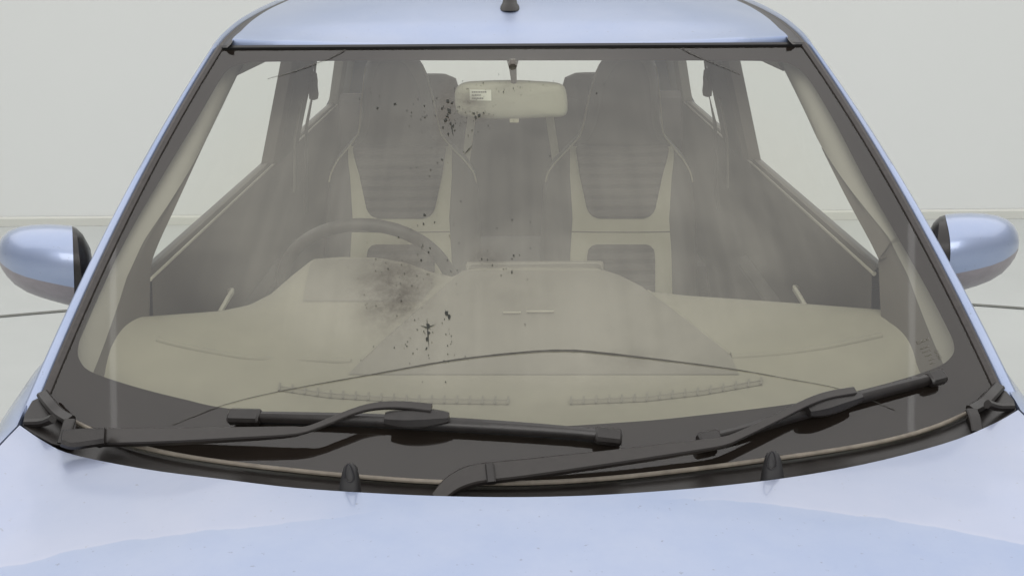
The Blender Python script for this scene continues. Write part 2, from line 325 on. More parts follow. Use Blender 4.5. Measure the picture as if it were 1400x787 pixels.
def uvbox(u, v, ru, rv, amt):
    p = G(u, v)[2]; q = G(u+ru, v)[2]; r_ = G(u, v-rv)[2]
    return ((p[0]+1)/2, p[1], abs(q[0]-p[0])/2, abs(r_[1]-p[1]), amt)
SM = [uvbox(*q) for q in [(540, 395, 84, 96, 1.15), (560, 350, 40, 56, .7), (520, 440, 26, 40, .5), (610, 152, 24, 56, 1.1), (640, 145, 36, 40, .75), (655, 160, 30, 12, .9), (668, 352, 40, 26, .6), (585, 460, 26, 60, .25), (860, 490, 70, 22, .35),
      (700, 400, 110, 60, .22), (520, 165, 130, 26, .2), (700, 120, 90, 14, .3), (860, 150, 80, 20, .2)]]
WGLASS = pane('windscreen_glass', (.90, .91, .86), .014, SM, (.5, .56, .47, .47, .17))
NA, NT = 72, 44
wm = MB(); wm.grid([[glass(a, t) for a in np.linspace(-1, 1, NA)] for t in np.linspace(0, 1, NT)])
wind = obj('windscreen', wm, WGLASS, car, auto=0)
uvl = wind.data.uv_layers.new(name='UVMap'); aa, tt = np.linspace(0, 1, NA), np.linspace(0, 1, NT)
for lp in wind.data.loops: i = lp.vertex_index; uvl.data[lp.index].uv = (aa[i % NA], tt[i//NA])
# printed black border behind the glass
fin = [(345, 85), (520, 83), (700, 83), (880, 83), (1050, 84), (1083, 90), (1105, 108), (1140, 165), (1182, 245), (1222, 315), (1262, 385), (1291, 440), (1304, 470), (1300, 488), (1275, 504), (1200, 527), (1100, 549), (950, 568), (850, 577), (700, 584),
       (500, 577), (320, 559), (250, 545), (180, 527), (125, 508), (109, 492), (107, 474), (116, 440), (138, 395), (180, 313), (225, 236), (270, 162), (302, 108), (318, 92)]
fl_ = spl(fin+[fin[0]], 280)[:-1]
inner = [G(p[0], p[1], -.002)[2] for p in fl_]
c0 = np.array([0, .5]); pairs = []
for p in inner:
    d = p-c0; k = min(1/abs(d[0]) if abs(d[0]) > 1e-6 else 9e9, .5/abs(d[1]) if abs(d[1]) > 1e-6 else 9e9); pairs.append((p, c0+d*k))
for ca, ct in ((-1, 0), (1, 0), (1, 1), (-1, 1)):      # keep the four corners
    j = min(range(len(pairs)), key=lambda q: np.hypot(pairs[q][1][0]-ca, (pairs[q][1][1]-ct)*2)); pairs[j] = (pairs[j][0], np.array([ca, ct]))
fb = MB(); rows = [[glass(*lerp(p, q, s), -.002) for p, q in pairs] for s in np.linspace(0, 1, 9)]; fb.grid(rows, True)
obj('printed_border', fb, FRIT, wind, auto=0)
# ceiling-seam reflections painted as dark strips, then marks on the glass
def refl_strip(pts, wid, m, name, lift=.0012):
    pts = [q for q in spl(pts, 90)]; mb = MB(); rows = []
    P = [G(q[0], q[1], lift)[0] for q in pts]; n = len(P)
    for i in range(n):
        T = nrm(P[min(i+1, n-1)]-P[max(i-1, 0)]); Nn = G(pts[i][0], pts[i][1])[1]; sd = np.cross(T, Nn); ww = wid(i/(n-1))*(1+.25*math.sin(i*1.7)*random.random())/2
        rows.append([P[i]-sd*ww, P[i]+sd*ww])
    mb.grid(rows); return obj(name, mb, m, wind, auto=0)
refl_strip([(235, 580), (300, 555), (380, 535), (500, 513), (620, 492), (720, 481), (780, 479), (830, 483), (900, 491), (1000, 504), (1080, 518), (1150, 532), (1225, 560)], lambda s: .0012+.0028*math.exp(-((s-.5)/.22)**2), SEAMREFL, 'painted_seam_reflection')  # reflected ceiling seam, painted on as a dark strip
refl_strip([(366, 108), (400, 98), (440, 84), (462, 74), (472, 68)], lambda s: .0016+.0016*s, SEAMREFL, 'painted_seam_reflection')
refl_strip([(932, 66), (945, 73), (970, 84), (1012, 101)], lambda s: .003-.0016*s, SEAMREFL, 'painted_seam_reflection')
sp = MB(); rs = random.Random(3)
spots = [(612, 138, 6), (615, 152, 7), (609, 164, 6), (619, 172, 5), (604, 148, 4), (655, 158, 6), (648, 155, 4), (661, 154, 3), (613, 183, 4), (606, 174, 3), (516, 147, 4), (540, 142, 4), (580, 144, 3), (562, 158, 2), (613, 150, 5), (616, 168, 5), (612, 158, 6), (618, 140, 4), (622, 178, 3), (655, 157, 5), (650, 160, 4), (604, 218, 3), (598, 222, 2), (589, 232, 2), (816, 127, 3), (826, 115, 2), (752, 213, 2),
         (580, 293, 4), (594, 304, 3), (579, 306, 4), (576, 355, 3), (584, 374, 2), (611, 428, 6), (614, 433, 5), (585, 446, 6), (586, 455, 4), (584, 463, 5), (583, 476, 3), (567, 437, 2), (612, 472, 2), (607, 493, 2), (636, 487, 2), (702, 349, 3), (700, 370, 2),
         (718, 443, 2), (539, 475, 2), (609, 522, 2), (571, 308, 2), (578, 335, 2), (640, 185, 2), (634, 207, 2), (587, 240, 2), (630, 275, 2), (700, 300, 2), (725, 303, 2)]
for i in range(230): k = rs.choice([(610, 155, 34, 40), (600, 150, 90, 30), (585, 330, 40, 130), (590, 460, 40, 40), (670, 350, 45, 35), (540, 390, 50, 60), (700, 120, 60, 14), (640, 160, 30, 16)]); spots.append((rs.gauss(k[0], k[2]*.6), rs.gauss(k[1], k[3]*.6), rs.uniform(.9, 1.8+1.4*rs.random()**3)))
for (u, v, r_) in spots:
    P, Nn, _ = G(u, v, .0012); T = nrm(np.cross([1, 0, 0], Nn)); Sx = np.cross(T, Nn); n = 9; rr = r_/950*.62
    loop = []
    for k in range(n):
        q = rr*rs.uniform(.45, 1.25); loop.append(P+Sx*q*math.cos(k*2*math.pi/n)*.8+T*q*1.5*math.sin(k*2*math.pi/n))
    sp.add(loop, [tuple(range(n))])
for (u, v, du, dv) in [(585, 455, 1.5, 22), (582, 447, 8, 3), (588, 446, 8, -3), (612, 430, 4, 8), (618, 176, 2, 10), (640, 205, 6, -7)]:
    A, Nn, _ = G(u-du, v-dv, .0012); B, _, _ = G(u+du, v+dv, .0012); M_ = (A+B)/2; sd = nrm(np.cross(B-A, Nn))*.0011; sp.add([A, M_+sd, B, M_-sd], [(0, 1, 2, 3)])
obj('grime_specks', sp, SPECK, wind, smooth=False, recalc=False)['kind'] = 'stuff'
st = MB()      # small printed stamp in the corner of the glass: rows of tiny lettering
def dash(mb, u0, v0, u1, v1, wpx, lift=.001):
    A, Nn, _ = G(u0, v0, lift); B, _, _ = G(u1, v1, lift); sd = nrm(np.cross(B-A, Nn))*wpx/950/2; mb.add([A-sd, B-sd, B+sd, A+sd], [(0, 1, 2, 3)])
for r_, (off, n, wd) in enumerate([(0, 9, 4.2), (8, 7, 2), (13, 6, 2), (18, 5, 2.4), (24, 6, 2), (29, 4, 2)]):
    for k in range(n):
        if rs.random() < .12: continue
        u = 1254+off*.62+k*1.9; v = 468+off*1.0-k*.62; dash(st, u, v, u+1.2, v-.4, wd*(.7+.5*rs.random()))
for k in range(3):
    for q in range(8):
        t0, t1 = q*math.pi/4, (q+1)*math.pi/4; cu, cv = 1281+k*2.2, 480+k*4.2
        dash(st, cu+2*math.cos(t0), cv+2*math.sin(t0), cu+2*math.cos(t1), cv+2*math.sin(t1), .8)
obj('glass_stamp', st, STAMP, wind, smooth=False, recalc=False)

# seal around the glass ---------------------------------------------
for sgn in (-1, 1):
    mb = MB(); rows = []
    for t in np.linspace(-.01, 1.004, 60):
        p = glass(sgn, t); n_ = gN(sgn, min(1, max(0, t))); o = np.array([sgn, 0, 0.])
        rows.append([p-n_*.012-o*.004, p+n_*.003-o*.003, p+n_*.006+o*.003, p+n_*.005+o*.008, p-n_*.004+o*.011, p-n_*.014+o*.010])
    mb.grid(rows); obj('glass_seal', mb, SEAL, car)
mb = MB(); rows = []
for a in np.linspace(-1.01, 1.01, 60):
    p = glass(a, 1.0); n_ = gN(a, 1.0); rows.append([p-n_*.012, p+n_*.003+np.array([0, -.002, 0]), p+n_*.005+np.array([0, .006, .002]), p+np.array([0, .012, .0045]), p+np.array([0, .016, -.006])])
mb.grid(rows); obj('glass_seal', mb, RUBBER, car)

# roof ----------------------------------------------------------------
_rz = spl([(-.1, -.03), (0, 0), (.1, .020), (.23, .037), (.39, .049), (.55, .056), (.9, .064), (1.5, .056), (2.2, .01)], 300)
def roofz(y): return float(np.interp(y-.92, [q[0] for q in _rz], [q[1] for q in _rz]))
TL, TR = gT(-1), gT(1)
def roofpt(b, y):      # b -1..1 across
    y0 = .90+.055*b*b; f = (y-.9)/2.1
    xw = lerp(.555, .553, f)-.02*sstep(.75, 1, f)
    yy = y0+(y-.9)*(1-.02*b*b)
    yy = min(yy, 3.1); z = lerp(TL[2], TR[2], (b+1)/2)+.009+roofz(yy)+.042*(1-abs(b)**2.4)*sstep(-.1, .40, y-.9)*sstep(0, .12, y-.9)-.005*abs(b)**8*sstep(0, .1, y-.9)
    return np.array([b*xw, yy, z])
mb = MB(); bb = np.linspace(-1, 1, 41)
rows = [[roofpt(b, .9)+np.array([0, .004, -.025]) for b in bb], [roofpt(b, .9)+np.array([0, -.0005, -.006]) for b in bb]]
rows += [[roofpt(b, y) for b in bb] for y in list(np.linspace(.903, 1.1, 16))+list(np.linspace(1.13, 3.0, 34))]
mb.grid(rows); roof = obj('roof', mb, ROOFP, car, auto=50)
# aerial
P = roofpt(0, 1.10); mb = MB(); rows = []
for z, r_ in ((-.004, .021), (.004, .020), (.010, .016), (.024, .013), (.03, .0125), (.05, .0115), (.06, .007), (.16, .0045), (.36, .0035)):
    k = z*.65; rows.append([P+np.array([r_*math.cos(t), r_*1.4*math.sin(t)+k, z]) for t in np.linspace(0, 2*math.pi, 20)[:-1]])
mb.grid(rows, True, True); obj('aerial', mb, PLASTIC, roof)

# A-pillars running on into the roof rails; dark drip channel between ---
rail_px = {-1: [(356, 8), (325, 33)], 1: []}
_rail = [tuple(q) for q in spl([(0, 0), (.05, .011), (.1, .020), (.23, .037), (.39, .048), (.55, .055), (.9, .064), (1.5, .056), (2.2, .01)], 200)]
for sgn in (-1, 1):
    o = np.array([sgn, 0, 0.]); mb = MB(); rows = []; ch = MB(); chr_ = []
    for t in np.linspace(-.03, 1, 60):
        p = glass(sgn, t)+o*.011; n_ = gN(sgn, min(1, max(0, t))); back = nrm(np.array([0, 1, -.35])); w_ = lerp(.021, .010, t); h_ = .006
        rows.append([p-n_*.012, p-n_*.001, p+n_*.0035+o*.003, p+n_*h_+o*w_*.45, p+n_*h_*.5+o*w_*.85, p-n_*.006+o*w_*1.15, p-n_*.02+o*w_*1.3, p-n_*.055+o*w_*1.5, p-n_*.09+o*w_*1.2])
    pT = glass(sgn, 1)+o*.011; last = rows[-1]
    for y in list(np.linspace(.02, .3, 14))+list(np.linspace(.35, 2.1, 22)):
        z = ip(y, _rail); dx = -.006*sstep(0, .35, y)
        base = pT+np.array([sgn*dx, y, z]); U = nrm(np.array([0, -.5*(1-sstep(0, .5, y)), 1])); w_ = .012
        rows.append([base-U*.012, base-U*.001, base+U*.0035+o*.003, base+U*.006+o*w_*.45, base+U*.003+o*w_*.85, base-U*.006+o*w_*1.15, base-U*.02+o*w_*1.3, base-U*.055+o*w_*1.8, base-U*.09+o*w_*1.9])
        e = roofpt(sgn, .9+y-.05); chr_.append([e+np.array([-sgn*.003, 0, -.001]), e+np.array([sgn*.004, 0, -.007]), base-o*.005-U*.004, base+o*.001-U*.0005])
    mb.grid(rows); obj('pillar', mb, PAINT, car, auto=60)
    e = roofpt(sgn, .9); chr_.insert(0, [e+np.array([-sgn*.003, -.004, -.002]), e+np.array([sgn*.004, -.004, -.007]), pT-o*.005+np.array([0, .012, .002]), pT+np.array([0, .012, .004])])
    ch.grid(chr_); obj('drip_channel', ch, SEAL, roof)

# bonnet ---------------------------------------------------------------
hood_px = [(27, 581), (60, 603), (100, 621), (200, 641), (300, 654), (400, 666), (500, 673), (600, 677.5), (700, 679), (800, 677), (900, 671), (1000, 662), (1100, 649), (1200, 630), (1300, 603), (1360, 578), (1392, 560)]
hs = spl(hood_px, 61)
def hoody(u): a = (u-709)/682; return -.08+.25*abs(a)**2.2
hedge = [Py(q[0], q[1], hoody(q[0])) for q in hs]
def hoodpt(i, s):
    e = hedge[i]; b = e[0]/.74
    fall = lerp(.088, .040, min(1, b*b))*s+.10*s*s+.55*max(0, s-.62)**2
    side = -.03*abs(b)**6*sstep(0, .8, s)
    crease = .0035*math.exp(-((abs(b)-.90)/.025)**2)*sstep(.0, .2, s)
    return np.array([e[0]*(1+.05*s), e[1]-s*(1-.0*b), e[2]-fall+side+crease])
mb = MB(); rows = [[e+np.array([0, -.01, -.025]) for e in hedge], [e+np.array([0, .0015, -.008]) for e in hedge], [e+np.array([0, .0015, -.003]) for e in hedge]]
rows += [[hoodpt(i, s) for i in range(61)] for s in [0, .003, .01, .02, .035]+list(np.linspace(.05, .85, 28))]
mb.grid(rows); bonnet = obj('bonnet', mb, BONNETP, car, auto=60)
_bl = [(-200, 830), (18, 772), (143, 742), (250, 729), (357, 718), (446, 708), (560, 694), (700, 683), (860, 680), (1018, 685), (1114, 697), (1204, 708), (1293, 722), (1396, 743), (1600, 790)]  # edge line of the reflection painted on the bonnet
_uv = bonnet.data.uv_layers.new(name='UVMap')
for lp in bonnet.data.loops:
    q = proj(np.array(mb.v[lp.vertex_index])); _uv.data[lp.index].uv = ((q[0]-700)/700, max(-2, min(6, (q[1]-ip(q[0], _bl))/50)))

# front wings -----------------------------------------------------------
for sgn in (-1, 1):
    idx = 0 if sgn < 0 else 60
    if sgn < 0: up_pts = [Py(27, 579, .175), Py(30, 566, .215), Py(36, 554, .25), Py(44, 541, .30)]
    else: up_pts = [Py(1391, 558, .175), Py(1388, 547, .215), Py(1381, 536, .25), Py(1370, 527, .30)]
    line = [hoodpt(idx, s)+np.array([sgn*.0045, 0, -.001]) for s in np.linspace(.85, 0, 24)]+up_pts[1:]
    line += [up_pts[-1]+np.array([sgn*.002, .12, .02]), up_pts[-1]+np.array([sgn*.002, .226, .03])]
    mb = MB(); rows = []
    for p in line:
        x0 = abs(p[0]); rows.append([(p[0]-sgn*.001, p[1], p[2]-.02), tuple(p), (sgn*(x0+.006), p[1], p[2]+.0005), (sgn*(x0+.02), p[1], p[2]-.004), (sgn*(x0+.04), p[1], p[2]-.022), (sgn*max(x0+.052, .79), p[1], p[2]-.06), (sgn*.825, p[1], p[2]-.16), (sgn*.835, p[1], .75), (sgn*.825, p[1], .55), (sgn*.80, p[1], .32)])
    mb.grid(rows); obj('front_wing', mb, PAINT, car, auto=70)

# front face below the bonnet (out of the picture) closes the body
mb = MB(); fr = [hoodpt(i, .85) for i in range(0, 61, 4)]
mb.grid([[p+np.array([0, .002, 0]) for p in fr], [p+np.array([0, -.06, -.12]) for p in fr], [p+np.array([0, -.07, -.35]) for p in fr], [np.array([p[0], p[1], .25]) for p in fr]]); obj('front_bumper', mb, PAINT, car)

# cowl -----------------------------------------------------------------
mb = MB(); rows = []
for a in np.linspace(-1.0, 1.0, 70):
    g = gB(a); u = lerp(27, 1392, (a+1)/2)*1.0; i = (a+1)/2*60; h = lerp(hedge[int(min(59, math.floor(i)))], hedge[min(60, int(math.floor(i))+1)], i-min(59, math.floor(i)))
    h = h+np.array([0, -.012, -.014]); m_ = lerp(g, h, .5)+np.array([0, 0, -.004])
    rows.append([g+np.array([0, .02, -.012]), g+np.array([0, 0.001, -.004]), g+np.array([0, -.008, -.005]), lerp(g, h, .3)+np.array([0, 0, -.008]), m_+np.array([0, 0, -.006]), lerp(g, h, .8)+np.array([0, 0, -.008]), h, h+np.array([0, -.03, -.05])])
mb.grid(rows); cowl = obj('cowl_panel', mb, PLASTIC, car)
def onC(u, v, dy=-.012):     # point of the cowl region on the sight line
    a = (u-712)/654; return Py(u, v, .25*a*a+dy)
mb = MB(); mb.tube([gB(a)+np.array([0, -.003, .0035]) for a in np.linspace(-.93, .95, 90)], .0034, 10); obj('glass_edge_seal', mb, DUSTYSEAL, cowl)
# end caps in both corners
for sgn, px in ((-1, [(29, 581), (33, 565), (43, 547), (56, 541), (72, 552), (84, 565), (104, 578), (98, 612), (70, 607), (45, 594)]), (1, [(1391, 560), (1387, 546), (1377, 534), (1364, 530), (1352, 541), (1345, 553), (1328, 562), (1332, 594), (1352, 584), (1372, 573)])):
    ly = [.185, .21, .245, .255, .225, .205, .185, .15, .155, .17]
    lo = [Py(u, v, y) for (u, v), y in zip(px, ly)]; mb = MB(); mb.prism(lo, (0, .03, -.03)); cap = obj('cowl_end_cap', mb, PLASTIC, car, bevel=.003)
    band = [(58, 538), (68, 551), (80, 564), (96, 574)] if sgn < 0 else [(1366, 528), (1355, 540), (1344, 551), (1328, 560)]
    pth = spl([Py(u, v, y) for (u, v), y in zip(band, (.25, .22, .20, .175))], 16); mb = MB(); mb.sweep(pth, .018, .009, np.array([0, -.5, 1.]), .6); obj('cover_strip', mb, PLASTIC, cap)
    band = [(96, 574), (91, 588), (86, 606)] if sgn < 0 else [(1328, 560), (1333, 573), (1336, 590)]
    pth = spl([Py(u, v, y) for (u, v), y in zip(band, (.172, .155, .14))], 12); mb = MB(); mb.sweep(pth, .017, .007, np.array([0, -.7, 1.]), .5); obj('cover_strip', mb, PLASTIC, cap)
    tr = [(36, 578), (58, 577), (72, 572)] if sgn < 0 else [(1384, 556), (1364, 556), (1350, 552)]
    pth = spl([Py(u, v, y) for (u, v), y in zip(tr, (.19, .18, .17))], 10); mb = MB(); mb.sweep(pth, .012, .012, np.array([0, -.5, 1.]), .5); obj('cap_rib', mb, PLASTIC, cap)

# bonnet stop / washer pegs ------------------------------------------------
for cu, v0, v1 in ((478, 634, 677), (1056, 617, 660)):
    y = hoody(cu)+.022; rows = []
    for v, hw in ((v1+3, 16), (v1-6, 15), (v1-18, 13.5), (v0+15, 11.5), (v0+8, 10), (v0+3, 7.5), (v0, 3.5)):
        c = Py(cu+(v1-v)*.02, v, y+(v1-v)*.0002); r_ = hw*np.linalg.norm(c-CAM)/F; rows.append([c+np.array([r_*math.copysign(abs(math.cos(t))**.6, math.cos(t)), r_*.8*math.copysign(abs(math.sin(t))**.7, math.sin(t)), 0]) for t in np.linspace(0, 2*math.pi, 25)[:-1]])
    mb = MB(); mb.grid(rows, True, True); peg = obj('washer_nozzle', mb, RUBBER, bonnet)
    mb = MB(); c = Py(cu-1, v0+12, y-.008); mb.tube(spl([c+np.array([x*.007, 0, z*.013]) for x, z in ((-.9, -.6), (-.55, .5), (0, 1), (.55, .5), (.9, -.6), (0, -1.0), (-.9, -.6))], 30), .0011, 6); obj('nozzle_rim', mb, PLASTIC, peg)

# wipers ------------------------------------------------------------------
def wiper(name, cap_px, arm_px, arm_w, arm_lift, blade_px, blade_lift, conn_px, joint_px):
    root = bpy.data.objects.new(name, None); C.objects.link(root); root.parent = car
    P0 = G(*conn_px[0], .02)[0]; root.location = Vector(P0-ROOT)
    def add(nm, mb, m, **k):
        o = obj(nm, mb, m, root, **k); o.location = -Vector(P0); return o
    n = len(arm_px); sp_ = spl([(p[0], p[1], w_, l_) for p, w_, l_ in zip(arm_px, arm_w, arm_lift)], 60)
    pth, ups, ws = [], [], []
    for q in sp_:
        p, nn, _ = G(q[0], q[1], q[3]); pth.append(p); ups.append(nn); ws.append(q[2])
    mb = MB(); mb.sweep(pth, ws, [max(.006, min(.012, w_*.6)) for w_ in ws], ups, .35); add('wiper_arm', mb, ARM)
    if joint_px:
        (u0, v0), (u1, v1), lf = joint_px
        A, nn, _ = G(u0, v0, lf); B, _, _ = G(u1, v1, lf); mb = MB(); mb.sweep([A, (A+B)/2, B], .012, .009, [nn]*3, .4); add('arm_hinge', mb, PLASTIC)
    pb = spl([(p[0], p[1]) for p in blade_px], 40); pth, ups = [], []
    for i, q in enumerate(pb):
        p, nn, _ = G(q[0], q[1], blade_lift); pth.append(p); ups.append(nn)
    # spoiler: wedge section leaning up the glass
    mb = MB(); rows = []
    for i in range(40):
        T = nrm(pth[min(i+1, 39)]-pth[max(i-1, 0)]); N_ = ups[i]; Sd = nrm(np.cross(N_, T))   # Sd points up the glass
        k = 1-.25*abs(i/39-.5)*2
        rows.append([pth[i]+Sd*x*k+N_*y for x, y in ((.0085, .0015), (.0095, .004), (.0035, .006), (-.002, .0045), (-.0065, .001), (-.0085, -.003), (-.006, -.006), (.004, -.005))])
    mb.grid(rows, True, True); add('blade_spoiler', mb, PLASTIC)
    mb = MB(); mb.sweep([p-u*.010 for p, u in zip(pth, ups)], .006, .012, ups, .2); add('blade_rubber', mb, RUBBER)
    for i0, i1 in ((0, 3), (36, 39)):
        e = pth[i0:i1+1]; mb = MB(); d = nrm(e[-1]-e[0])*.003
        mb.sweep([e[0]-d]+e+[e[-1]+d], [.019, .023, .023, .023, .023, .019], [.012, .017, .017, .017, .017, .012], [ups[i0]]*6, .5); add('blade_end_cap', mb, PLASTIC)
    cp = spl([(p[0], p[1]) for p in conn_px], 24); pth, ups = [], []
    for q in cp: p, nn, _ = G(q[0], q[1], blade_lift+.010); pth.append(p); ups.append(nn)
    ww = [.030*math.sin(math.pi*(.14+.78*i/23))**.5 for i in range(24)]
    mb = MB(); mb.sweep(pth, ww, [w_*.62 for w_ in ww], ups, .75); add('blade_connector', mb, PLASTIC)
    if cap_px:
        mb = MB(); pth = spl([Py(u, v, y) for (u, v, y, w_) in cap_px], 20); ws = [q[0] for q in spl([(w_, 0, 0) for (_, _, _, w_) in cap_px], 20)]
        mb.sweep(pth, ws, .016, np.array([0, -.55, .85]), .6); add('pivot_cover', mb, PLASTIC)
    return root
wiper('wiper', [(84, 599, .115, .024), (100, 600, .12, .032), (125, 598, .125, .030), (142, 597, .13, .026)],
      [(132, 598), (200, 597), (280, 595), (360, 592), (398, 590), (420, 587), (450, 576), (485, 562), (515, 555), (550, 554), (590, 558)],
      [.027, .026, .0225, .018, .015, .010, .010, .010, .011, .012, .013], [.020, .022, .026, .030, .031, .031, .031, .032, .034, .034, .032],
      [(316, 569), (400, 571), (500, 574), (600, 579), (700, 585), (780, 591), (847, 598)], .014, [(527, 571), (555, 572), (585, 571), (614, 570)], ((139, 587), (138, 609), .027))
wiper('wiper', None,
      [(598, 682), (618, 663), (640, 652), (665, 647), (720, 641), (800, 631), (870, 622), (940, 612), (985, 605), (1010, 596), (1060, 572), (1100, 552), (1130, 541), (1168, 534)],
      [.020, .026, .029, .029, .0275, .024, .021, .018, .015, .012, .0115, .0115, .012, .012], [.012, .016, .020, .022, .026, .029, .031, .032, .032, .032, .033, .034, .034, .032],
      [(958, 603), (1010, 591), (1070, 573), (1130, 556), (1200, 537), (1250, 524), (1288, 514)], .014, [(1104, 561), (1125, 556), (1150, 548), (1177, 541)], ((669, 635), (672, 660), .030))

# wing mirrors ---------------------------------------------------------------
def wing_mirror(sgn):
    ox, oy = (0, 0) if sgn < 0 else (1390, -16.5)
    um = lambda u: (u if sgn < 0 else 1390-u)
    sec = [(-3, 345, 356), (0, 335, 366), (6, 326, 376), (16, 318, 387), (32, 312.5, 397), (50, 310, 404), (70, 309, 410), (88, 309.5, 415), (100, 311, 417)]
    inner_ = [(100, 311, 417), (110, 314, 415), (118, 322, 409), (124, 335, 398), (127, 348, 385)]
    Y0 = .60; oyv = 0 if sgn < 0 else -15.5
    def ring(u, vt, vb, sl=0):
        vc, hh = (vt+vb)/2, (vb-vt)/2; c = Py(um(u), vc+oyv, Y0); k = np.linalg.norm(c-CAM)/F; h = hh*k; d = min(.075, h*1.05)+.01
        pts = []
        for t in np.linspace(0, 2*math.pi, 49)[:-1]:
            z = math.sin(t); y = math.cos(t); yy = -d*math.copysign(abs(y)**.85, y) if y > 0 else d*.45*abs(y)**.35
            pts.append(c+np.array([c[0]/(Y0+1.5)*yy+sl*(.016*(1-z*z)-.004 if sgn > 0 else .006*z), yy, h*math.copysign(abs(z)**.95, z)+(c[2]-CAM[2])/(Y0+1.5)*yy*.6]))
        return pts
    rootm = bpy.data.objects.new('wing_mirror', None); C.objects.link(rootm); rootm.parent = car
    c = Py(um(100), 360+oyv, Y0); rootm.location = Vector(c-ROOT)
    R1 = [ring(*s_) for s_ in sec[:-1]]+[ring(*sec[-1], 1)]; R2 = [ring(*inner_[0], 1)]+[ring(*s_) for s_ in inner_[1:]]
    up_, lo_ = MB(), MB(); n = 48
    dense = [np.array(r_) for r_ in R1]
    cols = list(range(n))
    isl = lambda j: (math.pi*1.22 < j*2*math.pi/n+.001 < math.pi*1.86)
    for i in range(len(R1)-1):
        for j in range(n):
            k = (j+1) % n; q = [R1[i][j], R1[i][k], R1[i+1][k], R1[i+1][j]]
            (lo_ if isl(j) else up_).add(q, [(0, 1, 2, 3)])
    up_.add(R1[0], [tuple(range(n))])
    def add(nm, mb, m, **k):
        o = obj(nm, mb, m, rootm, **k); o.location = -Vector(c)
        bm = bmesh.new(); bm.from_mesh(o.data); bmesh.ops.remove_doubles(bm, verts=bm.verts, dist=1e-5); bmesh.ops.recalc_face_normals(bm, faces=bm.faces); bm.to_mesh(o.data); bm.free()
        for p in o.data.polygons: p.use_smooth = True
        return o
    add('painted_shell', up_, PAINT, auto=0); add('lower_shell', lo_, HOUSING, auto=0)
    mb = MB(); rows = [[np.asarray(p)*.0+c+(np.asarray(p)-c)*np.array([1, .985, .985]) for p in R2[0]]]+R2[1:]; mb.grid(rows, True, True); add('inner_housing', mb, PLASTIC)
    mb = MB(); q = Py(um(118), 375+oyv, Y0+.01); mb.sweep([q, q+np.array([-sgn*.05, .02, -.02]), np.array([sgn*.67, Y0+.06, 1.10])], [.05, .045, .05], [.05, .04, .04], np.array([0, 0, 1.]), .5); add('mirror_stalk', mb, PLASTIC)
    mb = MB(); e = c+np.array([sgn*.055, .041, .0]); mb.add([e+np.array([.075*math.copysign(abs(math.cos(t))**.7, math.cos(t)), 0, .05*math.copysign(abs(math.sin(t))**.7, math.sin(t))]) for t in np.linspace(0, 2*math.pi, 33)[:-1]], [tuple(range(32))]); add('mirror_glass', mb, WHITEM, auto=0)
wing_mirror(-1); wing_mirror(1)

